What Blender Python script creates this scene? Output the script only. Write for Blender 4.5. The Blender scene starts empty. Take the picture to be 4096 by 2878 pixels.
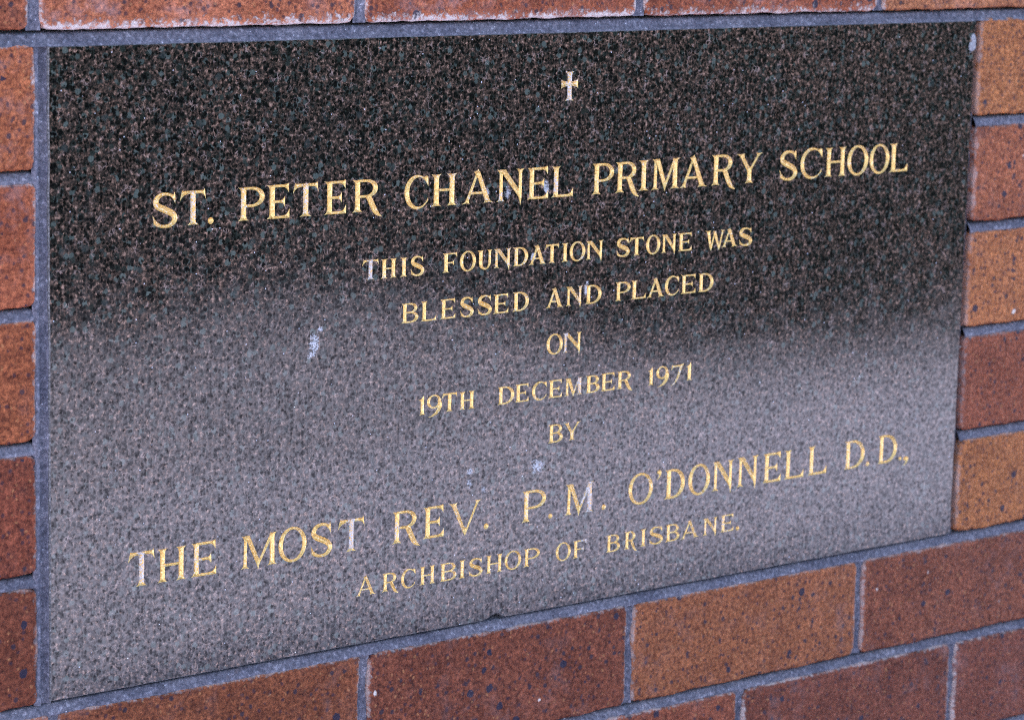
import bpy, math, random
import numpy as np
from mathutils import Vector, noise
from mathutils.geometry import delaunay_2d_cdt

R = math.radians
S = bpy.context.scene
COL = S.collection
random.seed(7)
ZG = 1.05                      # the stone's bottom edge above the ground

# ------------------------------------------------------------------ camera
cam_d = bpy.data.cameras.new('camera')
cam = bpy.data.objects.new('camera', cam_d); COL.objects.link(cam)
S.camera = cam
YAW, PITCH, ROLL = 0.6835, -0.17501, 0.0244
fwd = Vector((math.sin(YAW)*math.cos(PITCH), math.cos(YAW)*math.cos(PITCH), math.sin(PITCH)))
rt = Vector((math.cos(YAW), -math.sin(YAW), 0)); up = rt.cross(fwd)
r2 = math.cos(ROLL)*rt + math.sin(ROLL)*up
u2 = -math.sin(ROLL)*rt + math.cos(ROLL)*up
from mathutils import Matrix
M3 = Matrix((r2, u2, -fwd)).transposed()
cam.matrix_world = Matrix.Translation((-0.91598, -1.58575, 0.54996 + ZG)) @ M3.to_4x4()
cam_d.sensor_width = 36; cam_d.lens = 102.57
cam_d.clip_start = 0.05; cam_d.clip_end = 2000
cam_d.dof.use_dof = True; cam_d.dof.focus_distance = 1.97; cam_d.dof.aperture_fstop = 12

# ------------------------------------------------------------------ sky, sun, exposure
SUN_EL, SUN_AZ = 37.6, -40          # the sun stands behind the wall and to the left
w = bpy.data.worlds.new('World'); S.world = w; w.use_nodes = True
nt = w.node_tree; bg = nt.nodes['Background']
sky = nt.nodes.new('ShaderNodeTexSky'); sky.sky_type = 'NISHITA'; sky.sun_disc = False
sky.sun_elevation = R(SUN_EL); sky.sun_rotation = R(SUN_AZ)
sky.air_density = 1.0; sky.dust_density = 3.0; sky.ozone_density = 1.0
nt.links.new(sky.outputs[0], bg.inputs[0]); bg.inputs[1].default_value = 0.12
sd = bpy.data.lights.new('sun', 'SUN'); sd.energy = 5.0; sd.angle = R(0.5); sd.color = (1, .97, .92)
so = bpy.data.objects.new('sun', sd); COL.objects.link(so); so.rotation_euler = (-R(90-SUN_EL), 0, -R(SUN_AZ))
so.location = (0, 6, 8)
S.view_settings.view_transform = 'Standard'; S.view_settings.look = 'None'
S.view_settings.exposure = 2.45; S.view_settings.gamma = 1; S.view_settings.use_curve_mapping = False
S.cycles.max_bounces = 6; S.cycles.filter_width = 1.0; S.cycles.use_denoising = False

# ------------------------------------------------------------------ node helpers
class NT:
    def __init__(s, name):
        s.m = bpy.data.materials.new(name); s.m.use_nodes = True
        s.t = s.m.node_tree; s.p = s.t.nodes['Principled BSDF']
        s.co = s.new('ShaderNodeTexCoord').outputs['Object']
    def new(s, k, **kw):
        n = s.t.nodes.new(k)
        for a, b in kw.items(): setattr(n, a, b)
        return n
    def put(s, v, sock):
        if hasattr(v, 'links') or isinstance(v, bpy.types.NodeSocket): s.t.links.new(v, sock)
        else:
            try: sock.default_value = v
            except Exception: sock.default_value = (*v, 1)
    def noise(s, scale, detail=4, rough=.55, co=None, dist=0):
        n = s.new('ShaderNodeTexNoise'); n.inputs['Scale'].default_value = scale
        n.inputs['Detail'].default_value = detail; n.inputs['Roughness'].default_value = rough
        n.inputs['Distortion'].default_value = dist
        s.put(co or s.co, n.inputs['Vector']); return n.outputs['Fac'], n.outputs['Color']
    def voro(s, scale, co=None, feature='F1', rand=1):
        n = s.new('ShaderNodeTexVoronoi', feature=feature); n.inputs['Scale'].default_value = scale
        n.inputs['Randomness'].default_value = rand
        s.put(co or s.co, n.inputs['Vector']); return n
    def math(s, op, a, b=0.0, c=0.0, clamp=False):
        n = s.new('ShaderNodeMath', operation=op, use_clamp=clamp)
        s.put(a, n.inputs[0]); s.put(b, n.inputs[1]); s.put(c, n.inputs[2]); return n.outputs[0]
    def step(s, v, lo, hi, a=0.0, b=1.0):
        n = s.new('ShaderNodeMapRange', interpolation_type='SMOOTHSTEP'); s.put(v, n.inputs[0])
        n.inputs[1].default_value = lo; n.inputs[2].default_value = hi
        n.inputs[3].default_value = a; n.inputs[4].default_value = b; return n.outputs[0]
    def mix(s, f, a, b, blend='MIX'):
        n = s.new('ShaderNodeMix', data_type='RGBA', blend_type=blend); n.clamp_factor = True
        s.put(f, n.inputs[0])
        for v, k in ((a, 6), (b, 7)):
            if isinstance(v, tuple): v = (*v[:3], 1)
            s.put(v, n.inputs[k])
        return n.outputs[2]
    def sep(s, v):
        n = s.new('ShaderNodeSeparateXYZ'); s.put(v, n.inputs[0]); return n.outputs
    def ramp(s, v, pts, interp='LINEAR'):
        n = s.new('ShaderNodeValToRGB'); s.put(v, n.inputs[0]); cr = n.color_ramp; cr.interpolation = interp
        while len(cr.elements) < len(pts): cr.elements.new(.5)
        for e, (x, c) in zip(cr.elements, pts): e.position = x; e.color = (*c, 1)
        return n.outputs[0]
    def warp(s, scale, amt, co=None):
        f, c = s.noise(scale, 2, .5, co)
        n = s.new('ShaderNodeVectorMath', operation='SUBTRACT'); s.put(c, n.inputs[0]); n.inputs[1].default_value = (.5, .5, .5)
        k = s.new('ShaderNodeVectorMath', operation='SCALE'); s.put(n.outputs[0], k.inputs[0]); k.inputs['Scale'].default_value = amt
        a = s.new('ShaderNodeVectorMath', operation='ADD'); s.put(co or s.co, a.inputs[0]); s.put(k.outputs[0], a.inputs[1])
        return a.outputs[0]
    def bump(s, h, strength, dist):
        n = s.new('ShaderNodeBump'); n.inputs['Strength'].default_value = strength; n.inputs['Distance'].default_value = dist
        s.put(h, n.inputs['Height']); s.put(n.outputs[0], s.p.inputs['Normal'])
    def done(s, col, rough, spec=.5, metal=0.0):
        s.put(col, s.p.inputs['Base Color']); s.put(rough, s.p.inputs['Roughness'])
        s.put(spec, s.p.inputs['Specular IOR Level']); s.put(metal, s.p.inputs['Metallic']); return s.m

def cell(t, v, thr, soft=.02):           # one random value per Voronoi cell, thresholded
    return t.step(t.sep(v.outputs['Color'])[0], thr - soft, thr + soft)

# ------------------------------------------------------------------ materials
def mat_granite():
    t = NT('polished_granite')
    co = t.warp(300, .0022)
    big, _ = t.noise(9, 3)
    # matrix: dark brown to pink feldspar
    f1, _ = t.noise(340, 5, .7)
    col = t.ramp(f1, [(.37, (.002, .002, .003)), (.47, (.015, .011, .010)), (.56, (.070, .043, .032)), (.66, (.32, .20, .155))])
    # olive-grey quartz grains, rounded
    v = t.voro(215, co); f2, _ = t.noise(900, 2)
    inside = t.step(t.math('ADD', v.outputs['Distance'], t.math('MULTIPLY', t.math('SUBTRACT', f2, .5), .25)), .54, .40)
    grain = t.math('MULTIPLY', inside, cell(t, v, .40))
    gcol = t.ramp(t.sep(v.outputs['Color'])[1], [(0, (.006, .009, .008)), (.5, (.021, .030, .027)), (1, (.060, .076, .069))])
    col = t.mix(t.math('MULTIPLY', grain, .95), col, gcol)
    # black hornblende
    v2 = t.voro(420, t.warp(600, .0030)); inb = t.step(v2.outputs['Distance'], .66, .36)
    blk = t.math('MULTIPLY', inb, cell(t, v2, .47))
    col = t.mix(blk, col, (.0008, .0008, .0013))
    v2b = t.voro(215, t.warp(420, .0042)); inb2 = t.step(v2b.outputs['Distance'], .56, .30)
    blk2 = t.math('MULTIPLY', inb2, cell(t, v2b, .72))
    col = t.mix(blk2, col, (.0010, .0011, .0018))
    # pale pink threads between grains
    v3 = t.voro(270, co, 'DISTANCE_TO_EDGE'); f3, _ = t.noise(120, 3, .6)
    th = t.math('MULTIPLY', t.step(v3.outputs['Distance'], .09, .02), t.step(f3, .54, .68))
    col = t.mix(t.math('MULTIPLY', th, .62), col, (.30, .215, .195))
    # rare big grey-green phenocrysts
    v5 = t.voro(70, t.warp(160, .006)); ph = t.math('MULTIPLY', t.step(v5.outputs['Distance'], .24, .12), cell(t, v5, .60))
    col = t.mix(t.math('MULTIPLY', ph, .7), col, (.022, .030, .030))
    # tiny bright sparkles
    v4 = t.voro(330); sp = t.math('MULTIPLY', t.step(v4.outputs['Distance'], .17, .08), cell(t, v4, .965, .005))
    col = t.mix(sp, col, (.62, .64, .75))
    # slow variation over the slab
    col = t.mix(1.0, col, t.ramp(big, [(.3, (.82, .84, .86)), (.7, (1.22, 1.16, 1.12))]), 'MULTIPLY')
    # white droppings and paint flecks, each where it sits on the stone
    x, y, z = t.sep(t.co)
    spots = [(.2035, .2150, .0050, .0085, 1), (.2005, .2080, .0030, .0035, 1), (.2080, .2250, .0022, .0028, 1), (.4017, .1083, .0072, .0052, 1), (.3397, .1110, .0034, .0026, .9),
             (.3394, .1030, .0028, .0026, 1), (.3525, .0970, .0028, .003, .7), (.4031, .3101, .0030, .0062, .9), (.3678, .3085, .0032, .0046, .7),
             (.3487, .3099, .0034, .0040, .7), (.3927, .2612, .0030, .0030, 1), (.4425, .2334, .0022, .0044, 1), (.444, .2385, .0016, .002, .9)]
    fn, _ = t.noise(430, 4, .75); tot = None
    for sx, sz, rx, rz, am in spots:
        a = t.math('DIVIDE', t.math('SUBTRACT', x, sx), rx); b = t.math('DIVIDE', t.math('SUBTRACT', z, sz), rz)
        d = t.math('ADD', t.math('MULTIPLY', a, a), t.math('MULTIPLY', b, b))
        k = t.step(t.math('ADD', t.math('MULTIPLY', d, .30), t.math('MULTIPLY', fn, 1.9)), 1.20, .96, 0, am)
        tot = k if tot is None else t.math('MAXIMUM', tot, k)
    fh, _ = t.noise(800, 2, .5); tot = t.math('MULTIPLY', tot, t.step(fh, .40, .54, .25, 1.0))
    col = t.mix(t.math('MULTIPLY', tot, .85), col, (.50, .49, .53))
    # a few dirt streaks below the lettering
    for sx, zt, zb, wd in ((.1636, .0695, .042, .0011), (.1560, .066, .058, .0009), (.1690, .052, .046, .0008)):
        sfn, _ = t.noise(260, 3)
        a = t.step(t.math('ADD', t.math('ABSOLUTE', t.math('SUBTRACT', x, sx)), t.math('MULTIPLY', t.math('SUBTRACT', sfn, .5), .004)), wd, wd*.3)
        b = t.math('MULTIPLY', t.step(z, zb - .004, zb + .002), t.step(z, zt + .001, zt - .002))
        col = t.mix(t.math('MULTIPLY', t.math('MULTIPLY', a, b), .85), col, (.008, .008, .010))
    rr, _ = t.noise(60, 3); 
    rough = t.math('ADD', t.step(rr, .3, .7, .075, .125), t.math('MULTIPLY', tot, .5))
    bb, _ = t.noise(7, 2); t.bump(bb, .08, .004)
    spv, _ = t.noise(300, 4, .7)
    spec = t.math('SUBTRACT', t.step(spv, .32, .68, .30, .78), t.math('MULTIPLY', t.math('MAXIMUM', blk, blk2), .20), clamp=True)
    spec = t.math('MAXIMUM', spec, .06)
    return t.done(col, rough, spec)

def mat_granite_edge():
    t = NT('sawn_granite_edge')
    f, _ = t.noise(700, 3, .6)
    col = t.ramp(f, [(.3, (.03, .03, .034)), (.55, (.13, .125, .13)), (.75, (.36, .34, .35))])
    return t.done(col, .7, .3)

def mat_gold():
    t = NT('gold_paint')
    at = t.new('ShaderNodeAttribute', attribute_name='wear').outputs['Fac']
    f, _ = t.noise(900, 4, .6); g, _ = t.noise(60, 3)
    gold = t.ramp(f, [(.28, (.32, .165, .040)), (.43, (.64, .39, .115)), (.58, (.80, .555, .215)), (.74, (.95, .77, .43))])
    gold = t.mix(t.step(g, .55, .75, 0, .28), gold, (.72, .52, .30))
    stone = t.ramp(f, [(.3, (.26, .22, .20)), (.5, (.46, .405, .39)), (.7, (.72, .67, .69))])
    # paint lost where the attribute says so, in grains
    k = t.step(t.math('ADD', t.math('MULTIPLY', at, .58), t.math('ADD', t.math('MULTIPLY', t.math('SUBTRACT', f, .5), 2.6), t.math('MULTIPLY', t.math('SUBTRACT', g, .42), .55))), .36, .56)
    k2 = t.step(f, .70, .80, 0, .35)
    col = t.mix(t.math('MAXIMUM', k, k2), gold, stone)
    t.bump(f, .25, .0006)
    return t.done(col, .36, .5, t.math('MULTIPLY', t.math('SUBTRACT', 1.0, k), .48))

def mat_brick():
    t = NT('fired_clay_brick')
    tint = t.new('ShaderNodeAttribute', attribute_name='tint')
    lime = t.new('ShaderNodeAttribute', attribute_name='lime').outputs['Fac']
    u1 = t.sep(t.new('ShaderNodeUVMap', uv_map='across').outputs[0]); u2 = t.sep(t.new('ShaderNodeUVMap', uv_map='upright').outputs[0])
    co = t.warp(60, .004)
    f, _ = t.noise(24, 4); ff, _ = t.noise(300, 5, .78); fm, _ = t.noise(120, 5, .75)
    col = t.mix(1.0, tint.outputs['Color'], t.ramp(f, [(.3, (.78, .70, .66)), (.5, (1, 1, 1)), (.72, (1.18, 1.18, 1.22))]), 'MULTIPLY')
    col = t.mix(1.0, col, t.ramp(ff, [(.30, (.16, .12, .17)), (.42, (.62, .56, .60)), (.53, (1.10, 1.10, 1.06)), (.70, (1.9, 1.95, 2.0))]), 'MULTIPLY')
    col = t.mix(1.0, col, t.ramp(fm, [(.34, (.66, .60, .62)), (.5, (1, 1, 1)), (.66, (1.22, 1.24, 1.26))]), 'MULTIPLY')
    v = t.voro(210, co); k = t.math('MULTIPLY', t.step(v.outputs['Distance'], .40, .18), cell(t, v, .66))
    col = t.mix(t.math('MULTIPLY', k, .75), col, (.030, .014, .022))
    v = t.voro(300, t.warp(160, .005)); k = t.math('MULTIPLY', t.step(v.outputs['Distance'], .45, .10), cell(t, v, .86))
    col = t.mix(t.math('MULTIPLY', k, .34), col, (.52, .24, .10))
    # iron spots
    v = t.voro(66, t.warp(300, .003)); rad = t.math('MULTIPLY', t.sep(v.outputs['Color'])[1], .20)
    k = t.math('MULTIPLY', t.step(t.math('SUBTRACT', v.outputs['Distance'], rad), .035, -.005), cell(t, v, .36))
    col = t.mix(t.math('MULTIPLY', k, .93), col, (.014, .014, .030))
    v = t.voro(120, t.warp(300, .002)); k = t.math('MULTIPLY', t.step(v.outputs['Distance'], .28, .14), cell(t, v, .56))
    col = t.mix(t.math('MULTIPLY', k, .85), col, (.022, .016, .026))
    # small pale chips
    v = t.voro(34, t.warp(240, .005)); k = t.math('MULTIPLY', t.step(v.outputs['Distance'], .075, .045), cell(t, v, .78))
    col = t.mix(t.math('MULTIPLY', k, .8), col, (.62, .56, .52))
    # lime left along the arrises and a thin veil of it over some faces
    n1, _ = t.noise(70, 5, .65); n2, _ = t.noise(300, 4, .7); n3, _ = t.noise(16, 3)
    ed = t.math('MINIMUM', t.math('MINIMUM', u1[0], u1[1]), t.math('MULTIPLY', u2[1], 1.3))
    lo = t.math('ADD', t.math('MULTIPLY', u2[0], .42), t.step(lime, .75, .35, 0, 9))
    d = t.math('MINIMUM', ed, lo)                                  # millimetres
    dn = t.math('ADD', d, t.math('MULTIPLY', t.math('SUBTRACT', n1, .5), 9))
    dn = t.math('ADD', dn, t.math('MULTIPLY', t.math('SUBTRACT', n2, .5), 11))
    k = t.math('MULTIPLY', t.step(dn, 2.2, -1.4), t.math('ADD', .25, lime), clamp=True)
    col = t.mix(t.math('MULTIPLY', k, .8), col, (.58, .49, .47))
    k = t.math('MULTIPLY', t.math('MULTIPLY', t.step(n3, .42, .68), t.step(n1, .44, .70)), lime)
    col = t.mix(t.math('MULTIPLY', k, .34), col, (.46, .36, .38))
    h = t.math('ADD', ff, t.math('MULTIPLY', n2, .6)); t.bump(h, .55, .0011)
    rough = t.step(ff, .3, .7, .62, .42)
    return t.done(col, rough, .12)

def mat_mortar():
    t = NT('grey_mortar')
    f, _ = t.noise(330, 5, .7); g, _ = t.noise(30, 4); h, _ = t.noise(1300, 2)
    col = t.ramp(f, [(.28, (.040, .038, .050)), (.44, (.092, .088, .115)), (.56, (.138, .132, .166)), (.72, (.33, .315, .375))])
    col = t.mix(1.0, col, t.ramp(g, [(.3, (.66, .68, .74)), (.7, (1.22, 1.2, 1.16))]), 'MULTIPLY')
    gb, _ = t.noise(55, 4, .6); col = t.mix(t.step(gb, .62, .76, 0, .5), col, (.085, .058, .055))
    v = t.voro(420); k = t.math('MULTIPLY', t.step(v.outputs['Distance'], .25, .12), cell(t, v, .93, .01))
    col = t.mix(t.math('MULTIPLY', k, .7), col, (.55, .56, .66))
    t.bump(t.math('ADD', f, t.math('MULTIPLY', h, .4)), .7, .0012)
    return t.done(col, .85, .3)

def mat_concrete(name, c0, c1):
    t = NT(name)
    f, _ = t.noise(1.3, 6, .65); g, _ = t.noise(90, 4)
    col = t.ramp(f, [(.3, c0), (.7, c1)])
    col = t.mix(1.0, col, t.ramp(g, [(.3, (.86, .86, .86)), (.7, (1.1, 1.1, 1.1))]), 'MULTIPLY')
    return t.done(col, .9, .3)

def mat_dark_ground():  # near-black ground, added for the dark half of the reflection
    t = NT('dark_ground')
    f, _ = t.noise(5, 6, .7)
    return t.done(t.ramp(f, [(.3, (.006, .009, .005)), (.7, (.014, .018, .010))]), .95, .1)

MG, MGE, MGOLD, MB, MM, MC, ML = mat_granite(), mat_granite_edge(), mat_gold(), mat_brick(), mat_mortar(), mat_concrete('weathered_concrete', (.37, .36, .46), (.55, .53, .66)), mat_dark_ground()
MC2 = mat_concrete('bright_strip', (.57, .56, .72), (.65, .635, .82))  # for the added bright strip mirrored low on the stone

# ------------------------------------------------------------------ object helpers
def link(o, parent=None, **props):
    COL.objects.link(o)
    if parent: o.parent = parent
    for k, v in props.items(): o[k] = v
    return o
def mesh_obj(name, verts, faces, mats, parent=None, smooth=False, fm=None, **props):
    me = bpy.data.meshes.new(name); me.from_pydata([tuple(v) for v in verts], [], [tuple(f) for f in faces]); me.update()
    for m in (mats if isinstance(mats, list) else [mats]): me.materials.append(m)
    if fm is not None: me.polygons.foreach_set('material_index', fm)
    if smooth: me.polygons.foreach_set('use_smooth', [True]*len(me.polygons))
    return link(bpy.data.objects.new(name, me), parent, **props)
def nz(x, y, s=1.0, seed=0.0): return noise.noise(Vector((x*s + seed*17.3, y*s - seed*5.1, seed)))

# ------------------------------------------------------------------ unseen ground, laid out for what the stone reflects
S0 = 3000.0
mesh_obj('unseen_dark_ground', [(-S0, -S0, -.006), (S0, -S0, -.006), (S0, S0, -.006), (-S0, S0, -.006)], [(0, 1, 2, 3)], ML, kind='structure')  # unseen, added to keep the reflection dark high on the stone
edge = [(-40, -9.0), (-8, -7.6), (1.5, -6.6), (3.0, -6.35), (3.7, -6.3), (4.2, -6.4), (4.6, -6.6), (4.9, -6.6), (5.1, -6.3), (5.1, -5.9), (5.0, -5.5), (5.15, -5.2), (5.5, -5.12),
        (6.0, -4.98), (6.5, -5.05), (7.1, -5.35), (9, -5.8), (40, -8)]  # far edge shaped to place the tone boundary reflected in the stone
pv = [(x, y, 0) for x, y in edge] + [(40, .3, 0), (-40, .3, 0)]
mesh_obj('pavement', pv, [tuple(range(len(pv)))], MC, kind='structure')
mesh_obj('bright_reflector_strip', [(-40, -4.75, .004), (40, -4.35, .004), (40, .3, .004), (-40, .3, .004)], [(0, 1, 2, 3)], MC2, kind='structure')  # unseen paler strip, added to brighten the reflection towards the stone's bottom

# ------------------------------------------------------------------ brick wall
wall = bpy.data.objects.new('brick_wall', None)
link(wall, None, kind='thing', label='red brown speckled brick wall with blue grey mortar joints framing the dark granite plaque', category='wall')
PX = .086; HB = .0768; TOP0 = .4209
LX, RX = -.0094, .8527          # brick ends either side of the stone
JW = .0042
rows = []                        # (k, [ (x0,x1) ... ])
def from_joints(j, lo=-2.3, hi=3.2, pl=.2466):
    j = sorted(j)
    while j[0] > lo: j.insert(0, j[0]-pl)
    while j[-1] < hi: j.append(j[-1]+pl)
    return [(a+JW, b-JW) for a, b in zip(j[:-1], j[1:])]
for k in range(-19, 17):
    if k == -1: segs = from_joints([-.0094, .2387, .4874, .7341])
    elif k == 5: segs = from_joints([.0027, .2498, .4963, .7417])
    elif k == 6: segs = from_joints([.3676, .6141, .8559])
    elif 0 <= k <= 4:
        a = LX - (.106 if k % 2 else .2292); b = RX + (.2292 if k % 2 else .106)
        segs = [(a, LX), (RX, b)]
        while segs[0][0] > -2.3: segs.insert(0, (segs[0][0]-.0084-.2382, segs[0][0]-.0084))
        while segs[-1][1] < 3.2: segs.append((segs[-1][1]+.0084, segs[-1][1]+.0084+.2382))
    else: segs = from_joints([.2387 if k % 2 else .3676])
    rows.append((k, segs))
# colour, lime and tilt of the bricks the photograph shows, by course and rough centre
LOOK = [(-1, -.12, (.24, .072, .040), .55), (-1, .11, (.36, .120, .068), 1.0), (-1, .36, (.30, .086, .046), .95), (-1, .61, (.25, .066, .033), .7), (-1, .86, (.36, .140, .070), .55),
        (0, -.12, (.33, .105, .050), .45), (1, -.06, (.32, .095, .050), .45), (2, -.12, (.27, .080, .036), .35), (3, -.06, (.165, .040, .023), .15), (4, -.12, (.135, .034, .018), .10),
        (0, .90, (.34, .125, .045), .12), (1, .97, (.29, .088, .042), .25), (2, .90, (.36, .130, .050), .10), (3, .97, (.22, .058, .030), .08), (4, .90, (.33, .120, .042), .12),
        (5, -.12, (.30, .10, .05), .6), (5, .126, (.175, .053, .024), .25), (5, .373, (.155, .042, .024), .30), (5, .62, (.25, .086, .038), .25), (5, .86, (.18, .052, .029), .25),
        (6, .245, (.19, .052, .028), .3), (6, .49, (.20, .055, .030), .35), (6, .735, (.145, .039, .025), .45), (6, .98, (.16, .044, .030), .5)]
PAL = [(.30, .09, .045), (.24, .068, .034), (.33, .115, .05), (.18, .048, .026), (.27, .08, .04)]
def outline(x0, x1, z0, z1, r, step, seed, amp, n=3):
    P = []
    for (cx, cz, a0) in ((x1-r, z1-r, 0), (x0+r, z1-r, 90), (x0+r, z0+r, 180), (x1-r, z0+r, 270)):
        for i in range(n+1):
            a = R(a0 + 90*i/n); P.append((cx+r*math.cos(a), cz+r*math.sin(a)))
    Q = []
    for i, p in enumerate(P):
        q = P[(i+1) % len(P)]; L = math.dist(p, q); m = max(1, int(L/step))
        for j in range(m): Q.append((p[0]+(q[0]-p[0])*j/m, p[1]+(q[1]-p[1])*j/m))
    cx, cz = (x0+x1)/2, (z0+z1)/2
    out = []
    for i, (x, z) in enumerate(Q):
        a = Q[i-1]; b = Q[(i+1) % len(Q)]; tx, tz = b[0]-a[0], b[1]-a[1]; L = math.hypot(tx, tz) or 1
        nx, nzz = tz/L, -tx/L
        e = amp*(nz(x, z, 45, seed)*.9 + nz(x, z, 190, seed)*.55)
        out.append((x+nx*e, z+nzz*e, nx, nzz))
    return out
BV, BF, UVA, UVB, TI, LI = [], [], [], [], [], []
def add_brick(x0, x1, z0, z1, tint, lime, fine, seed):
    ol = outline(x0, x1, z0, z1, .0030 + .0035*random.random(), .0035 if fine else .08, seed, random.uniform(.0010, .0019) if fine else .0003, 4 if fine else 1)
    n = len(ol); b = len(BV); dy = (random.random()-.5)*.0012
    tilt = (random.random()-.5)*.006
    prof = [(0.0012, 0.0), (0.0002, .0006), (-.0005, .0020), (-.0004, .02)]
    for ins, y in prof:
        for (x, z, nx, nzz) in ol:
            px, pz = x-nx*ins, z-nzz*ins
            BV.append((px, y + dy + (px-(x0+x1)/2)*tilt*.3, pz+ZG))
            UVA.append(((px-x0)*1000, (x1-px)*1000)); UVB.append(((pz-z0)*1000, (z1-pz)*1000)); TI.append((tint[0]*.71 + .022, tint[1]*.63 + .010, tint[2]*.50 + .006, 1)); LI.append(lime)
    BF.append(tuple(b+i for i in range(n))[::-1])
    for q in range(3):
        for i in range(n):
            j = (i+1) % n; BF.append((b+q*n+i, b+q*n+j, b+(q+1)*n+j, b+(q+1)*n+i)[::-1])
for k, segs in rows:
    zt = TOP0 - PX*k; zb = zt - HB
    for (x0, x1) in segs:
        xc = (x0+x1)/2; fine = -2 <= k <= 7 and -.5 < xc < 1.35
        L = [q for q in LOOK if q[0] == k and abs(q[1]-xc) < .09]
        if L: tint, lime = L[0][2], L[0][3]
        else:
            c = random.choice(PAL); j = .85+.3*random.random(); tint = tuple(v*j for v in c); lime = random.random()*.6
        jx = (random.random()-.5)*.001
        add_brick(x0+(0 if x0 in (RX,) else jx*.5), x1-(0 if x1 in (LX,) else jx*.5), zb, zt, tint, lime, fine, k*31.7+xc*7.1)
o = mesh_obj('brickwork', BV, BF, MB, wall)
me = o.data
for nm, arr in (('across', UVA), ('upright', UVB)):
    uv = me.uv_layers.new(name=nm); a = np.array(arr, dtype=np.float32)
    idx = np.empty(len(me.loops), dtype=np.int32); me.loops.foreach_get('vertex_index', idx)
    uv.data.foreach_set('uv', a[idx].ravel())
at = me.attributes.new('tint', 'FLOAT_COLOR', 'POINT'); at.data.foreach_set('color', np.array(TI, dtype=np.float32).ravel())
at = me.attributes.new('lime', 'FLOAT', 'POINT'); at.data.foreach_set('value', np.array(LI, dtype=np.float32))

# mortar: bed joints struck back under the upper brick and flush with the lower, perpends tooled hollow
MV, MF = [], []
def strip(path_n, path_f, prof, seed, amp=.0006):
    """a ribbon: path_f(i)->(along) , prof list of (across, depth) ; maps to x/z by caller"""
    b = len(MV); m = len(prof)
    for i in range(path_n):
        for (pt, dep) in prof:
            x, z = path_f(i, pt)
            e = amp*(nz(x, z, 120, seed) + .6*nz(x, z, 420, seed))
            MV.append((x, max(dep + e, .0002), z+ZG))
    for i in range(path_n-1):
        for j in range(m-1):
            MF.append((b+i*m+j, b+(i+1)*m+j, b+(i+1)*m+j+1, b+i*m+j+1))
def bed(x0, x1, zb, zt, seed, prof=None, fine=True):
    n = max(2, int((x1-x0)/(.0028 if fine else .1)))
    prof = prof or [(-.10, .0026), (.03, .0012), (.25, .0020), (.5, .0032), (.68, .0042), (.77, .0056), (.82, .0140), (1.1, .0160)]
    strip(n, lambda i, t: (x0+(x1-x0)*i/(n-1), zb+(zt-zb)*t), prof, seed)
def perp(x0, x1, zb, zt, seed, prof=None, fine=True):
    n = max(2, int((zt-zb)/(.0028 if fine else .1)))
    prof = prof or [(-.1, .0030), (.06, .0030), (.28, .0042), (.5, .0046), (.74, .0040), (.94, .0026), (1.1, .0024)]
    strip(n, lambda i, t: (x0+(x1-x0)*t, zt-(zt-zb)*i/(n-1)), prof, seed)
for k, segs in rows:
    zt = TOP0 - PX*k; zb = zt - HB; fine = -2 <= k <= 7
    # bed joint under this course
    spans = [(-2.4, -.45, False), (-.45, 1.3, fine), (1.3, 3.3, False)]
    if 0 <= k <= 3: spans = [(-2.4, -.45, False), (-.45, LX+.0012, True), (RX-.0005, 1.3, True), (1.3, 3.3, False)]
    if k == -1: pf = [(-.06, .0004), (.05, .0008), (.20, .0022), (.5, .0036), (.66, .0042), (.76, .0056), (.81, .0140), (1.1, .0160)]
    elif k == 4: pf = [(-.10, .0016), (.04, .0008), (.25, .0016), (.5, .0026), (.70, .0034), (.78, .0046), (.84, .0130), (1.1, .0150)]
    else: pf = None
    for a, b_, fn in spans:
        zz = zb-(PX-HB)
        bed(a, b_, zz + (.0 if k != -1 else -.0008), zb, k*3.3+a, pf, fn)
    for (p, q) in zip(segs[:-1], segs[1:]):
        if p[1] == LX and q[0] == RX: continue
        perp(p[1], q[0], zb-.0006, zt+.0006, k*1.7+p[1]*9, None, fine and -.5 < p[1] < 1.3)
# the tall joints beside the stone
perp(LX, .0004, -.0016, .4200, 5.5, [(-.12, .0034), (.05, .0010), (.30, .0012), (.37, .0052), (.70, .0052), (.90, .0036), (.97, .0016), (1.06, .0012)])
perp(.8447, RX, -.0030, .4204, 8.5, [(-.08, .0046), (.1, .0050), (.4, .0062), (.7, .0070), (.92, .0074), (1.1, .0074)])
for X0, X1, Z0, Z1 in ((-2.4, .02, -1.049, 2.05), (.82, 3.3, -1.049, 2.05), (.02, .82, -1.049, .02), (.02, .82, .40, 2.05)):
    b = len(MV); MV += [(X0, .0165, Z0+ZG), (X1, .0165, Z0+ZG), (X1, .0165, Z1+ZG), (X0, .0165, Z1+ZG)]; MF.append((b, b+1, b+2, b+3))
mesh_obj('mortar', MV, MF, MM, wall, smooth=True)
x0, x1, y0, y1, z0, z1 = -2.4, 3.3, .05, .24, .001, 3.10  # unseen wall core, added to block the sun over the ground ahead
mesh_obj('sun_block_core', [(x0, y0, z0), (x1, y0, z0), (x1, y1, z0), (x0, y1, z0), (x0, y0, z1), (x1, y0, z1), (x1, y1, z1), (x0, y1, z1)],
         [(0, 1, 5, 4), (1, 2, 6, 5), (2, 3, 7, 6), (3, 0, 4, 7), (4, 5, 6, 7), (3, 2, 1, 0)], MM, wall)

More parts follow.
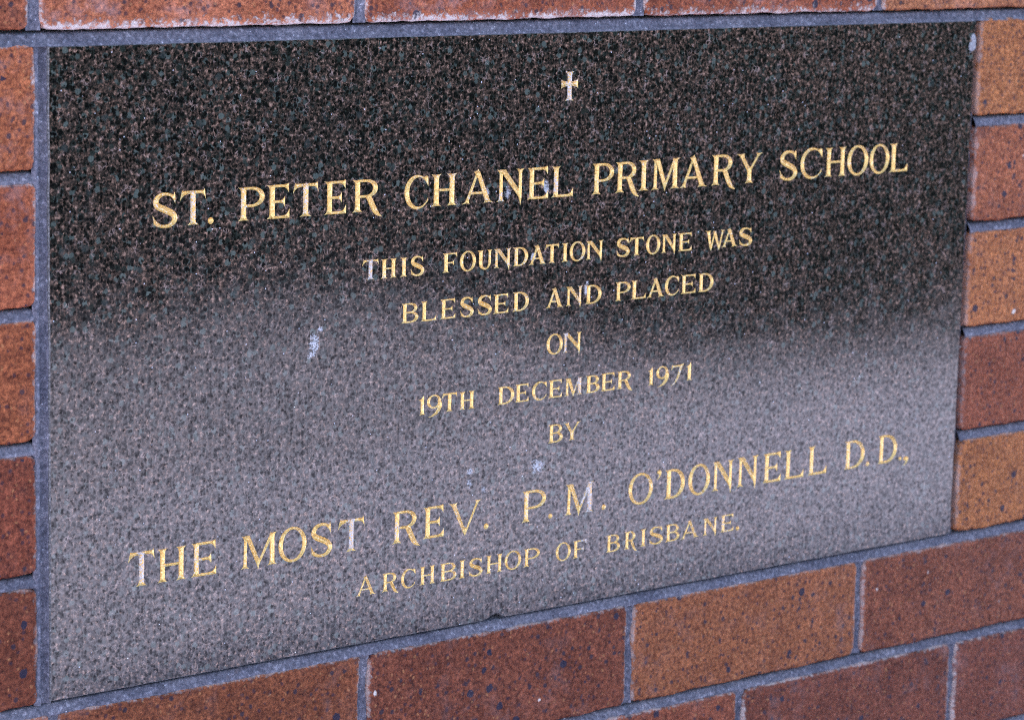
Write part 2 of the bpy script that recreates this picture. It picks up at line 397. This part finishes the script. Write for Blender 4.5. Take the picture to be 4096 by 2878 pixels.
# ------------------------------------------------------------------ lettering: Roman capitals cut as troughs
def arc(cx, cy, rx, ry, a0, a1, n=22, e=2.0):
    P = []
    for i in range(n+1):
        a = R(a0+(a1-a0)*i/n); c, s_ = math.cos(a), math.sin(a)
        P.append((cx+rx*math.copysign(abs(c)**(2/e), c), cy+ry*math.copysign(abs(s_)**(2/e), s_)))
    return P
def band(A, B): return [[A[i], A[i+1], B[i+1], B[i]] for i in range(len(A)-1)]
FL = (0, .06, .16, .32, .55, 1)
def stroke(xb, yb, xt, yt, sb, st=None, eb=(0, 0), et=(0, 0), fl=.15):
    """a stem from (xb,yb) to (xt,yt); eb / et are how far its foot and head serifs reach left and right"""
    st = sb if st is None else st; L = yt-yb; f = min(fl/L, .48)
    T = sorted(set([f*u for u in FL] + [1-f*u for u in FL]))
    def g(u): return max(0, 1-u)**2.6
    lf, rg = [], []
    for t in T:
        c = xb+(xt-xb)*t; h = (sb+(st-sb)*t)/2; y = yb+L*t
        gl, gr = g(t/f), g((1-t)/f)
        lf.append((c-h-eb[0]*gl-et[0]*gr, y)); rg.append((c+h+eb[1]*gl+et[1]*gr, y))
    bot = [(xb, yb+.016)] if eb[0]+eb[1] > 0 else []; top = [(xt, yt-.016)] if et[0]+et[1] > 0 else []
    return lf + top + rg[::-1] + bot
def wedge(x0, y, x1, t, dn, up_, back):
    """an arm: bar from x0 to x1 centred on y, ending in a serif that reaches dn below and up_ above"""
    P = [(x0, y+t/2), (x1-back, y+t/2)]
    for u in (.35, .6, .8, .93): P.append((x1-back+back*u, y+t/2+up_*u**2.6))
    P += [(x1-.004, y+t/2+up_), (x1+.0, y-t/2-dn)]
    for u in (.93, .8, .6, .35): P.append((x1-back+back*u, y-t/2-dn*u**2.6))
    P += [(x1-back, y-t/2), (x0, y-t/2)]
    return P
def bowl(xs, xc, xr, yb, yt, s, t):
    ym, ry = (yb+yt)/2, (yt-yb)/2
    o_ = [(xs, yt), (xc*.5+xs*.5, yt)] + arc(xc, ym, xr-xc, ry, 90, -90, 20, 2.15) + [(xc*.5+xs*.5, yb), (xs, yb)]
    xi = min(xc, xr-s-.05)
    i_ = [(xs, yt-t), (xi*.5+xs*.5, yt-t)] + arc(xi, ym, xr-s-xi, ry-t, 90, -90, 20, 2.0) + [(xi*.5+xs*.5, yb+t), (xs, yb+t)]
    return band(o_, i_)
def glyph(c, w_, s):
    e = min(.55*s, .105); h = .66*s; t = .080; P = []
    st = e+s/2
    if c == 'I': return [stroke(w_/2, 0, w_/2, 1.0, min(s, w_*.62), None, (max(.03, (w_-s)/2),)*2, (max(.03, (w_-s)/2),)*2)]
    if c == 'H':
        return [stroke(st, 0, st, 1, s, None, (e, e*.9), (e, e)), stroke(w_-st, 0, w_-st, 1, s, None, (e*.9, e), (e, e)), [(st, .46), (w_-st, .46), (w_-st, .46+t), (st, .46+t)]]
    if c == 'L':
        return [stroke(st, 0, st, 1, s, None, (e, 0), (e, e)), wedge(st, t/2, w_, t, 0, .22, .24)]
    if c in 'EF':
        P = [stroke(st, 0, st, 1, s, None, (e, 0 if c == 'E' else e), (e, 0)), wedge(st, 1-t/2, w_ - (.03 if c == 'E' else 0), t, .17, .035, .22), wedge(st, .5, w_*.80, t, .13, .13, .17)]
        if c == 'E': P.append(wedge(st, t/2, w_, t, .0, .21, .24))
        return P
    if c == 'T':
        m = w_*.50
        bar = [(m, 1), (w_*.90, 1), (w_*.955, 1.055), (w_*.965, .93), (w_, .73)] + [(w_*.97, .79), (w_*.93, .85), (w_*.86, .895), (w_*.75, .912), (m, .912)]
        bal = [(m, .912), (w_*.28, .905), (w_*.17, .875), (w_*.09, .82), (w_*.03, .75), (0, .70), (w_*.03, .83), (w_*.085, 1.025), (w_*.14, 1.0), (m, 1)]
        return [stroke(m, 0, m, .97, s, None, (e*1.15, e*1.15)), bar, bal]
    if c == 'O' or c == 'Q':
        return band(arc(w_/2, .5, w_/2, .535, 0, 360, 52), arc(w_/2, .5, w_/2-s*.94, .455, 0, 360, 52))
    if c == 'C':
        o_ = arc(w_*.53, .5, w_*.53, .535, 52, 318, 40); i_ = arc(w_*.60, .5, w_*.60-s*.94, .455, 62, 308, 40)
        P = band(o_, i_)
        P.append([o_[1], (w_*.93, 1.0), (w_*.99, .965), (w_, .66), (w_*.95, .74), (w_*.86, .855), i_[0], i_[1]][::-1])
        P.append([o_[-2], o_[-1], (w_*.965, .17), (w_*1.0, .32), (w_*.93, .21), (w_*.86, .135), i_[-1], i_[-2]])
        return P
    if c == 'S':
        cl = [(.86, .865), (.72, .93), (.50, .965), (.27, .915), (.135, .77), (.20, .625), (.50, .505), (.80, .375), (.885, .215), (.72, .055), (.45, .02), (.22, .065), (.10, .16)]
        th = [.10, .085, .085, .72*s, 1.0*s, 1.05*s, 1.08*s, 1.05*s, .98*s, .66*s, .085, .095, .12]
        pts = []
        for i in range(len(cl)-1):
            p0, p1, p2, p3 = cl[max(i-1, 0)], cl[i], cl[i+1], cl[min(i+2, len(cl)-1)]
            for j in range(5):
                u = j/5
                f = lambda a, b, c_, d: .5*((2*b)+(-a+c_)*u+(2*a-5*b+4*c_-d)*u*u+(-a+3*b-3*c_+d)*u**3)
                pts.append((f(p0[0], p1[0], p2[0], p3[0])*w_, f(p0[1], p1[1], p2[1], p3[1]), th[i]+(th[i+1]-th[i])*u))
        pts.append((cl[-1][0]*w_, cl[-1][1], th[-1]))
        A, B = [], []
        for i, (x, y, tk) in enumerate(pts):
            a = pts[max(i-1, 0)]; b = pts[min(i+1, len(pts)-1)]; dx, dy = b[0]-a[0], b[1]-a[1]; L = math.hypot(dx, dy)
            A.append((x-dy/L*tk/2, y+dx/L*tk/2)); B.append((x+dy/L*tk/2, y-dx/L*tk/2))
        P = band(A, B)
        P.append([(.70*w_, .965), (.84*w_, .93), (.885*w_, 1.03), (.905*w_, .86), (.91*w_, .67), (.83*w_, .79), (.72*w_, .885)])
        P.append([(.30*w_, .03), (.10*w_, .095), (.055*w_, .04), (.045*w_, .2), (0, .37), (.075*w_, .27), (.17*w_, .165), (.30*w_, .10)])
        return P
    if c == 'D':
        return [stroke(st, 0, st, 1, s, None, (e, 0), (e, 0))] + bowl(st, w_*.40, w_, 0, 1, s*.98, t)
    if c == 'B':
        return [stroke(st, 0, st, 1, s, None, (e, 0), (e, 0))] + bowl(st, w_*.50, w_*.93, .49, 1, s*.9, t*.95) + bowl(st, w_*.52, w_, 0, .56, s*.98, t)
    if c == 'P':
        return [stroke(st, 0, st, 1, s, None, (e, e), (e, 0))] + bowl(st, w_*.50, w_, .40, 1, s*.95, t)
    if c == 'R':
        P = [stroke(st, 0, st, 1, s, None, (e, e), (e, 0))] + bowl(st, w_*.46, w_*.85, .44, 1, s*.95, t)
        P.append([(w_*.44, .50), (w_*.50, .36), (w_*.60, .14), (w_*.69, -.02), (w_*.78, -.11), (w_*.88, -.155), (w_, -.175), (w_*.93, -.10), (w_*.86, .02), (w_*.77, .20), (w_*.62, .50)])
        return P
    if c == 'N':
        xl, xr = e+h/2, w_-e-h/2
        P = [stroke(xl, 0, xl, 1, h, None, (e, e), (e, 0)), stroke(xr, .12, xr, 1, h, None, (0, 0), (e, e))]
        P.append([(xl-h/2, 1), (xl+s*.92, 1), (xr+h/2, .24), (xr+h/2, .1), (xr+h*.22, -.16), (xr-h*.1, -.03), (xr-h*.5, .12)])
        return P
    if c == 'M':
        xl, xr = e+h*.5, w_-e-s/2
        v = w_*.475
        P = [stroke(xl, 0, xl+.02, 1, h, None, (e, e), (e, 0)), stroke(xr, 0, xr-.01, 1, s, None, (e, e), (0, e*1.1))]
        P.append([(xl-.01, 1), (xl+s*.95, 1), (v+s*.42, .18), (v+.01, -.07), (v-s*.28, .08)])
        P.append([(v-.01, -.06), (v-.02, .12), (xr-s*.40, .98), (xr+s*.2, .98), (xr-s*.3, .78), (v+h*.62, .12)])
        return P
    if c == 'A':
        ap = w_*.49; xl, xr = e+h*.5, w_-e-s*.55
        P = [stroke(xl, 0, ap+.0, .97, h, h*.8, (e, e*.9), (0, 0), .13), stroke(xr, 0, ap-s*.05, 1.0, s*1.08, s*.95, (e*.9, e), (0, 0), .13)]
        P.append([(ap-s*.52, 1.0), (ap-s*.85, .99), (ap-s*.3, .86), (ap+s*.42, .9), (ap+s*.20, 1.08), (ap+s*.05, 1.05)][::-1])
        P.append([(w_*.25, .285), (w_*.76, .285), (w_*.74, .285+t*.95), (w_*.26, .285+t*.95)])
        return P
    if c == 'V':
        v = w_*.50; xl, xr = e+s*.55, w_-e-h*.5
        return [stroke(v+.01, -.01, xl, 1, s*.75, s*1.08, (0, 0), (e, e), .13), stroke(v+.03, -.0, xr, 1, h*.7, h*.8, (0, 0), (e, e), .13),
                [(v-s*.40, .06), (v+.0, -.10), (v+.05, -.04), (v+h*.62, .12), (v, .2)]]
    if c == 'W':
        a, b, m_ = w_*.29, w_*.70, w_*.47
        P = [stroke(a, .0, e+s*.45, 1, s*.7, s*.95, (0, 0), (e, e), .12), stroke(a+.02, .0, m_+.02, .93, h*.7, h*.7), stroke(b, .0, m_-.02, .96, s*.7, s*.9), stroke(b+.02, 0, w_-e-h*.4, 1, h*.7, h*.75, (0, 0), (e, e), .12)]
        for v in (a, b): P.append([(v-s*.36, .04), (v+.01, -.15), (v+h*.62, .06), (v, .2)])
        return P
    if c == 'Y':
        m = w_*.5
        return [stroke(m, 0, m, .5, s, None, (e, e)), stroke(m-.0, .40, e+s*.5, 1, s*.95, s*.98, (0, 0), (e, e), .13), stroke(m+s*.16, .42, w_-e-h*.42, 1, h*.85, h*.8, (0, 0), (e, e), .13),
                [(m-s*.5, .36), (m+s*.5, .36), (m+s*.55, .48), (m, .58), (m-s*.6, .48)]]
    if c == 'U':
        xl, xr, yb_ = e+s/2, w_-e-h/2, .34
        P = [stroke(xl, yb_-.02, xl, 1, s, None, (0, 0), (e, e)), stroke(xr, yb_-.02, xr, 1, h, None, (0, 0), (e, e))]
        cx_ = (xl-s/2+xr+h/2)/2; rx_ = (xr+h/2-xl+s/2)/2
        ci = (xl+s/2+xr-h/2)/2; ri = (xr-h/2-xl-s/2)/2
        return P + band(arc(cx_, yb_, rx_, yb_+.03, 180, 360, 20), arc(ci, yb_, ri, yb_-.07, 180, 360, 20))
    if c == '1':
        sx = w_*.60; ss = min(s, w_*.55)
        return [stroke(sx, 0, sx, .88, ss, None, (e*.8, e*.8)), [(sx-ss/2, .74), (sx+ss/2, .80), (sx+ss*.5, 1.08), (sx+ss*.2, 1.0), (sx-ss*.4, .88), (0, .82), (sx-ss*.6, .79)][::-1]]
    if c == '9':
        cx_, cy_ = w_*.47, .64
        P = band(arc(cx_, cy_, w_*.47, .375, 0, 360, 40), arc(cx_, cy_+.01, w_*.47-s*.86, .29, 0, 360, 40))
        o_ = [(w_*.945, .66), (w_*1.0, .50), (w_*.97, .30), (w_*.86, .10), (w_*.66, -.06), (w_*.42, -.15), (w_*.16, -.175)]
        i_ = [(w_*.70, .66), (w_*.735, .50), (w_*.70, .30), (w_*.62, .14), (w_*.48, .0), (w_*.30, -.115), (w_*.10, -.165)]
        return P + band(o_, i_)
    if c == '7':
        P = [[(w_*.10, 1.03), (w_*.22, .985), (w_*.75, .985), (w_, 1.06), (w_*.95, .94), (w_*.80, .88), (w_*.25, .885), (w_*.12, .80), (0, .70), (w_*.06, .86)]]
        o_ = [(w_*.93, .98), (w_*.80, .66), (w_*.66, .30), (w_*.48, .03), (w_*.25, -.14), (w_*.02, -.20)]
        i_ = [(w_*.70, .93), (w_*.60, .62), (w_*.46, .27), (w_*.30, .0), (w_*.14, -.13), (0, -.185)]
        return P + band(o_, i_)
    if c == '.': return [arc(w_/2, .085, w_/2, max(w_/2, .07), 0, 360, 20)[:-1]]
    if c in ",'":
        y = .06 if c == ',' else .96; r = w_*.5
        return [arc(w_-r, y, r, .075, 0, 360, 16)[:-1], [(w_, y+.0), (w_*.98, y-.08), (w_*.72, y-.17), (w_*.2, y-.25), (0, y-.25), (w_*.4, y-.16), (w_*.52, y-.05)][::-1]]
    if c == '+':       # the cross: four flared arms, w_ = arm span / height
        m = w_*.5; y = .58; b = .078
        P = [stroke(m, 0, m, 1, s, None, (.098, .098), (.098, .098), .17)]
        def arm(x0, x1, sg):
            A = []
            for u in (0, .3, .55, .75, .9, 1): A.append((x0+(x1-x0)*u, y+b+.078*u**3.2))
            B = []
            for u in (1, .9, .75, .55, .3, 0): B.append((x0+(x1-x0)*u, y-b-.082*u**3.2))
            Q = A+[(x1-sg*.012, y)]+B
            return Q if sg < 0 else Q[::-1]
        return P + [arm(m, w_, 1), arm(m, 0, -1)]
    raise ValueError(c)

# each line: baseline z and its slope, cap height, stem (mm), letters with their left and right edges (mm from the stone's left edge)
LINES = {
1: (301.7, .0018, 22.3, 4.35, "ST. PETER CHANEL PRIMARY SCHOOL", [75.6,94.6,96.3,116.3,117.8,122.2,141.2,162.1,163.8,182.1,184.7,205.4,210.2,228.3,233.3,258.3,277.2,297.7,300.2,322.7,327.3,355.1,358.0,382.9,385.5,405.0,407.7,428.0,445.8,466.4,468.0,491.3,490.0,500.5,502.8,530.6,530.6,558.3,562.7,587.1,587.7,615.0,632.9,651.9,655.0,678.2,681.3,704.5,705.6,728.7,730.4,752.3,752.6,773.0]),
2: (255.4, .0002, 13.5, 3.2, "THIS FOUNDATION STONE WAS", [242.5,256.4,258.1,271.8,274.7,280.9,283.7,295.4,311.4,324.0,326.6,340.8,342.1,355.5,356.8,372.6,374.2,388.0,388.5,404.7,403.4,416.5,418.9,425.5,426.5,441.2,442.0,458.5,471.2,483.7,483.3,497.8,499.8,513.7,515.0,530.0,531.5,545.1,558.8,578.8,575.3,591.9,593.4,607.0]),
3: (222.7, .0007, 13.9, 3.2, "BLESSED AND PLACED", [276.3,291.1,293.2,306.6,310.1,323.5,327.8,339.6,343.3,356.0,357.3,371.0,374.9,389.7,405.4,422.1,424.2,439.9,442.5,457.9,471.3,485.8,486.6,500.9,502.1,519.4,519.8,533.5,535.8,550.5,553.1,568.6]),
4: (189.2, 0, 14.3, 3.2, "ON", [407.2,422.4,422.4,440.2]),
5: (156.1, .0020, 13.0, 3.15, "19TH DECEMBER 1971", [292.6,298.3,300.0,313.4,313.1,326.8,328.6,342.5,363.2,378.4,379.2,391.7,394.7,408.4,410.0,422.8,425.3,442.4,445.3,458.7,460.0,473.2,475.5,491.0,505.9,511.1,514.1,526.8,528.6,541.6,544.0,549.6]),
6: (123.9, 0, 13.3, 3.1, "BY", [411.1,424.7,425.1,441.7]),
7: (66.8, .0022, 22.9, 4.05, "THE MOST REV. P. M. O'DONNELL D. D.,", [57.7,78.1,80.2,102.3,106.3,126.1,145.6,174.9,176.0,199.1,202.5,220.8,225.2,247.9,271.8,296.4,298.7,317.2,320.8,351.1,353.2,357.6,388.2,410.5,413.2,416.9,428.7,456.4,464.2,468.3,490.2,514.3,518.3,522.5,526.2,546.6,550.2,572.4,574.8,597.1,600.7,622.9,628.0,647.3,651.1,672.1,676.7,697.2,716.9,739.7,741.8,745.6,754.9,776.7,779.2,782.5,784.7,790.4]),
8: (33.9, .0015, 13.2, 2.75, "ARCHBISHOP OF BRISBANE.", [241.0,258.5,263.7,278.1,280.2,292.8,296.4,310.3,314.5,329.4,331.6,337.2,340.5,353.2,356.1,371.3,373.3,388.5,391.0,406.0,421.2,435.4,437.6,450.5,469.9,483.2,487.5,500.3,503.3,509.6,512.4,526.5,528.8,542.9,544.2,562.8,567.2,582.0,585.3,598.8,601.6,605.1]),
}
# where the gold has gone: (line, letter) -> (x0, x1, y0, y1 in letter fractions, how much)
ST_ = (.36, .64, .06, 1.0)
WEAR = {(1, 1): (*ST_, .62), (1, 3): (0, .45, .1, .95, .38), (1, 5): (*ST_, .68), (1, 0): (0, 1, 0, 1, .22), (1, 9): (.55, 1, .5, 1, .42), (1, 11): (0, .3, 0, .3, .6), (1, 13): (0, .45, .12, .8, .62), (1, 10): (.6, 1, 0, .18, .5),
        (2, 0): (.28, .7, 0, 1.05, .95), (2, 7): (.1, 1, .1, 1, .45), (2, 8): (0, .4, .1, 1, .42), (2, 12): (0, 1, 0, .3, .5),
        (3, 8): (.6, 1, 0, 1, .6), (3, 6): (0, .4, 0, 1, .3), (4, 1): (0, .32, 0, 1, .85), (5, 8): (.58, 1, 0, 1, .9), (5, 14): (0, 1, -.2, .9, .5), (5, 3): (0, .45, 0, .3, .45), (6, 1): (.2, .7, 0, .5, .4),
        (7, 0): (.34, .66, .1, 1.0, .85), (7, 2): (0, .45, .1, .9, .45), (7, 6): (.34, .66, .06, 1.0, .9), (7, 7): (0, .3, .1, .7, .6), (7, 9): (.1, .5, 0, .6, .32), (7, 11): (0, .4, .1, .9, .4), (7, 13): (.55, 1, 0, 1, 1.0),
        (7, 24): (0, .4, 0, 1, .35), (7, 15): (.5, 1, .3, .8, .25), (8, 11): (.6, 1, .3, 1.1, .9), (8, 19): (.0, .6, 0, 1, .4), (8, 0): (0, .5, 0, .4, .4), (8, 4): (.5, 1, .1, .5, .35)}

def ccw(p):
    a = sum(p[i-1][0]*p[i][1]-p[i][0]*p[i-1][1] for i in range(len(p)))
    return p if a > 0 else p[::-1]
def in_poly(P, poly):
    ins = np.zeros(len(P), bool)
    for a, b in zip(poly, poly[1:]+poly[:1]):
        c = ((a[1] > P[:, 1]) != (b[1] > P[:, 1]))
        if c.any():
            xi = a[0]+(P[:, 1]-a[1])*(b[0]-a[0])/((b[1]-a[1]) or 1e-12)
            ins ^= c & (P[:, 0] < xi)
    return ins
def union(polys):
    """triangles and outline edges of the union of some polygons"""
    V, E_ = [], []
    for p in polys:
        b = len(V); V += [Vector(q) for q in p]; E_ += [(b+i, b+(i+1) % len(p)) for i in range(len(p))]
    vo, eo, fo, _, _, _ = delaunay_2d_cdt(V, E_, [], 0, 2e-3)
    Q = np.array([tuple(v) for v in vo]); C = np.array([Q[list(f)].mean(0) for f in fo]); ins = np.zeros(len(C), bool)
    for p in polys: ins |= in_poly(C, [tuple(q) for q in p])
    tri = [f for f, k in zip(fo, ins) if k]
    cnt = {}
    for f in tri:
        for i in range(len(f)):
            a, b = f[i-1], f[i]; cnt[(min(a, b), max(a, b))] = cnt.get((min(a, b), max(a, b)), 0)+1
    return [tuple(v) for v in vo], tri, [k for k, v in cnt.items() if v % 2]
def seg_dist(P, A, B):
    d = np.full(len(P), 1e9)
    for a, b in zip(A, B):
        ab = b-a; L = ab@ab
        t = np.clip(((P-a)@ab)/max(L, 1e-12), 0, 1)
        d = np.minimum(d, np.hypot(*(P-(a+t[:, None]*ab)).T))
    return d
ALL_V, ALL_F = [], []            # letter shapes, to be left out of the slab's face
ALL_E = []
def carve(polys, wearf, grid=.00040, deep=.0026):
    """verts (x, depth, z), faces, wear for one sunken letter; polys in metres"""
    org = np.array(polys[0]).mean(0)
    vo, tri, bd = union([ccw([((x-org[0])*1000, (y-org[1])*1000) for x, y in p]) for p in polys])   # in millimetres about the letter
    P = np.array(vo); grid *= 1000; used = sorted({i for e in bd for i in e}); mp = {i: j for j, i in enumerate(used)}
    Bp = P[used]; E_ = [(mp[a], mp[b]) for a, b in bd]
    # rows of points inside
    lo, hi = Bp.min(0), Bp.max(0)
    gx, gy = np.meshgrid(np.arange(lo[0], hi[0], grid), np.arange(lo[1], hi[1], grid)); G = np.c_[gx.ravel(), gy.ravel()]
    G[:, 0] += np.where((np.arange(len(G))//gx.shape[1]) % 2, grid/2, 0)
    A = np.array([Bp[a] for a, b in E_]); B = np.array([Bp[b] for a, b in E_])
    ins = np.zeros(len(G), bool)                                   # even-odd test
    for a, b in zip(A, B):
        c = ((a[1] > G[:, 1]) != (b[1] > G[:, 1]))
        if c.any():
            xi = a[0]+(G[:, 1]-a[1])*(b[0]-a[0])/((b[1]-a[1]) or 1e-12)
            ins ^= c & (G[:, 0] < xi)
    G = G[ins]; d = seg_dist(G, A, B) if len(G) else np.zeros(0)
    G = G[d > grid*.45]
    V2 = [Vector(q) for q in Bp] + [Vector(q) for q in G]
    vo2, eo2, fo2, _, _, _ = delaunay_2d_cdt(V2, E_, [], 0, 1e-4)
    Q = np.array([tuple(v) for v in vo2])
    C = np.array([Q[list(f)].mean(0) for f in fo2]); ins = np.zeros(len(C), bool)
    for a, b in zip(A, B):
        c = ((a[1] > C[:, 1]) != (b[1] > C[:, 1]))
        if c.any():
            xi = a[0]+(C[:, 1]-a[1])*(b[0]-a[0])/((b[1]-a[1]) or 1e-12)
            ins ^= c & (C[:, 0] < xi)
    dq = seg_dist(Q, A, B); dep = .0015*np.minimum(dq, 1.9) - .00030*np.minimum(dq, 1.9)**2
    Q = Q/1000+org; Bp = Bp/1000+org; A = A/1000+org; B = B/1000+org
    verts = [(x, dp, z+ZG) for (x, z), dp in zip(Q, dep)]
    faces = [tuple(f) for f, k in zip(fo2, ins) if k]
    # for the slab: the outline edges and the filled triangles
    b = len(ALL_V); ALL_V.extend([tuple(q) for q in Bp]); ALL_E.extend([(b+i, b+j) for i, j in E_])
    return verts, faces, [wearf(x, z) for x, z in Q], (A, B)

stone = bpy.data.objects.new('foundation_stone', None); stone.location = (0, 0, 0)
link(stone, None, label='dark speckled polished granite plaque with gold lettering and cross, set into the bricks', category='plaque')
OUT = []
def emit(name, V, F, W, parent, **kw):
    o = mesh_obj(name, V, F, MGOLD, parent, smooth=True, **kw)
    a = o.data.attributes.new('wear', 'FLOAT', 'POINT'); a.data.foreach_set('value', np.array(W, dtype=np.float32)); return o
rw = random.Random(3)
for ln, (z0, sl, cap, stem, text, xs) in LINES.items():
    line = bpy.data.objects.new('inscription_line', None); link(line, stone)
    i = 0
    for word in text.split():
        V, F, W = [], [], []
        for c in word:
            xa, xb = xs[2*i], xs[2*i+1]; base = z0+sl*(xa+xb)/2
            ch = cap*(.985+.03*rw.random()); dz = (rw.random()-.5)*.25; sc = stem*(.90+.09*rw.random())
            wc = (xb-xa)/ch
            polys = [[((xa+x*ch)/1000, (base+dz+y*ch)/1000) for x, y in p] for p in glyph(c, wc, sc/ch)]
            wr = WEAR.get((ln, i))
            def wf(x, z, wr=wr, xa=xa, xb=xb, base=base, ch=ch):
                if not wr: return .04
                u = (x*1000-xa)/(xb-xa); v = (z*1000-base)/ch
                return wr[4] if wr[0] <= u <= wr[1] and wr[2] <= v <= wr[3] else .06
            v_, f_, w_, ab = carve(polys, wf); b = len(V)
            V += v_; F += [tuple(b+q for q in f) for f in f_]; W += w_; OUT.append(ab); i += 1
        emit('inscription_word', V, F, W, line)
# cross: 414.4 to 430.1 wide, 371.0 to 391.9 high
xa, xb, z0, ch = 414.4, 430.1, 371.0, 20.8
polys = [[((xa+x*ch)/1000, (z0+y*ch)/1000) for x, y in p] for p in glyph('+', (xb-xa)/ch, 3.9/ch)]
v_, f_, w_, ab = carve(polys, lambda x, z: .95 if (.08 < (z*1000-z0)/ch < .50 and abs(x-.42225) < .0026) else (.72 if abs(x-.4225) < .003 else .48)); OUT.append(ab)
emit('cross', v_, f_, w_, stone)

# ------------------------------------------------------------------ the slab, its face cut through where the letters are
SW, SH = .8447, .4197
def slab_loop():
    P = []
    n = 110
    for i in range(n): P.append((SW*i/n, 0.0))
    m = 55
    for i in range(m): P.append((SW, SH*i/m))
    for i in range(n): P.append((SW*(1-i/n), SH))
    for i in range(m): P.append((0.0, SH*(1-i/m)))
    P = [p for p in P if not (.3545 < p[0] < .3775 and p[1] == 0)]
    k = next(i for i, p in enumerate(P) if p[1] == 0 and p[0] > .36)
    P[k:k] = [(.3550, 0), (.3590, .0009), (.3630, .0026), (.3668, .0036), (.3700, .0034), (.3722, .0020), (.3740, .0003), (.3765, 0)]
    return P
LP = slab_loop(); n = len(LP)
inn, outr = [], []
for i, (x, z) in enumerate(LP):
    a, b = LP[i-1], LP[(i+1) % n]; tx, tz = b[0]-a[0], b[1]-a[1]; L = math.hypot(tx, tz); nx, nzz = tz/L, -tx/L
    e = .00030*(nz(x, z, 90, 2) + nz(x, z, 350, 3)); k = .0006+.0002*nz(x, z, 60, 9)
    if (x in (0, SW)) and (z in (0, SH)): nx, nzz = nx*1.3, nzz*1.3
    outr.append((x+nx*e, z+nzz*e)); inn.append((x+nx*(e-k), z+nzz*(e-k)))
V2 = [Vector((p[0]*1000, p[1]*1000)) for p in inn + ALL_V]
E2 = [(i, (i+1) % n) for i in range(n)] + [(a+n, b+n) for a, b in ALL_E]
vo, eo, fo, _, _, _ = delaunay_2d_cdt(V2, E2, [], 1, 1e-3)
Q = np.array([tuple(v) for v in vo])/1000; C = np.array([Q[list(f)].mean(0) for f in fo]); hole = np.zeros(len(C), bool)
for A, B in OUT:
    lo = np.minimum(A.min(0), B.min(0)); hi = np.maximum(A.max(0), B.max(0))
    idx = np.where((C[:, 0] > lo[0]) & (C[:, 0] < hi[0]) & (C[:, 1] > lo[1]) & (C[:, 1] < hi[1]))[0]
    if not len(idx): continue
    c_ = C[idx]; ins = np.zeros(len(idx), bool)
    for a, b in zip(A, B):
        c = ((a[1] > c_[:, 1]) != (b[1] > c_[:, 1]))
        if c.any():
            xi = a[0]+(c_[:, 1]-a[1])*(b[0]-a[0])/((b[1]-a[1]) or 1e-12); ins ^= c & (c_[:, 0] < xi)
    hole[idx] |= ins
SV = [(x, 0.0, z+ZG) for x, z in Q]; SF = [tuple(f)[::-1] for f, k in zip(fo, hole) if not k]; fm = [0]*len(SF)
SF = [f if np.cross(Q[f[1]]-Q[f[0]], Q[f[2]]-Q[f[0]]) > 0 else f[::-1] for f in SF]     # faces look towards -y
b0 = len(SV); SV += [(x, 0.0, z+ZG) for x, z in inn]; b1 = len(SV); SV += [(x, .0009, z+ZG) for x, z in outr]; b2 = len(SV); SV += [(x, .035, z+ZG) for x, z in outr]
for i in range(n):
    j = (i+1) % n; SF.append((b0+i, b1+i, b1+j, b0+j)); fm.append(1); SF.append((b1+i, b2+i, b2+j, b1+j)); fm.append(1)
SF.append(tuple(b2+i for i in range(n))); fm.append(1)
slab = mesh_obj('slab', SV, SF, [MG, MGE], stone, fm=fm)
# object coordinates of the granite are measured from the stone's bottom left corner
me = slab.data; co = np.empty(len(me.vertices)*3); me.vertices.foreach_get('co', co); co[2::3] -= ZG; me.vertices.foreach_set('co', co); me.update(); slab.location = (0, 0, ZG)

# a smear of mortar left on the stone's top right corner
def lump(name, pts, mat, parent, yy=-.0012):
    V, F = [], []
    for (cx_, cz_, rx_, rz_) in pts:
        b = len(V); N = 18; K = 4
        V.append((cx_, yy, cz_+ZG))
        for q in range(1, K+1):
            for i in range(N):
                a = 2*math.pi*i/N; rr = q/K*(1+.25*nz(math.cos(a)*2, math.sin(a)*2, 1, cx_*50))
                V.append((cx_+rx_*rr*math.cos(a), yy*(1-(q/K)**2)+.0002, cz_+rz_*rr*math.sin(a)+ZG))
        for i in range(N): F.append((b, b+1+(i+1) % N, b+1+i))
        for q in range(K-1):
            for i in range(N):
                j = (i+1) % N; F.append((b+1+q*N+i, b+1+q*N+j, b+1+(q+1)*N+j, b+1+(q+1)*N+i))
    return mesh_obj(name, V, F, mat, parent, smooth=True)
ms = NT('pale_mortar_smear'); f, _ = ms.noise(300, 4); MSM = ms.done(ms.ramp(f, [(.3, (.17, .165, .185)), (.7, (.33, .32, .35))]), .9, .2)
lump('mortar_smear', [(.8424, .4062, .0030, .0038), (.8410, .3992, .0042, .0042), (.8436, .4020, .0026, .0056)], MSM, stone)
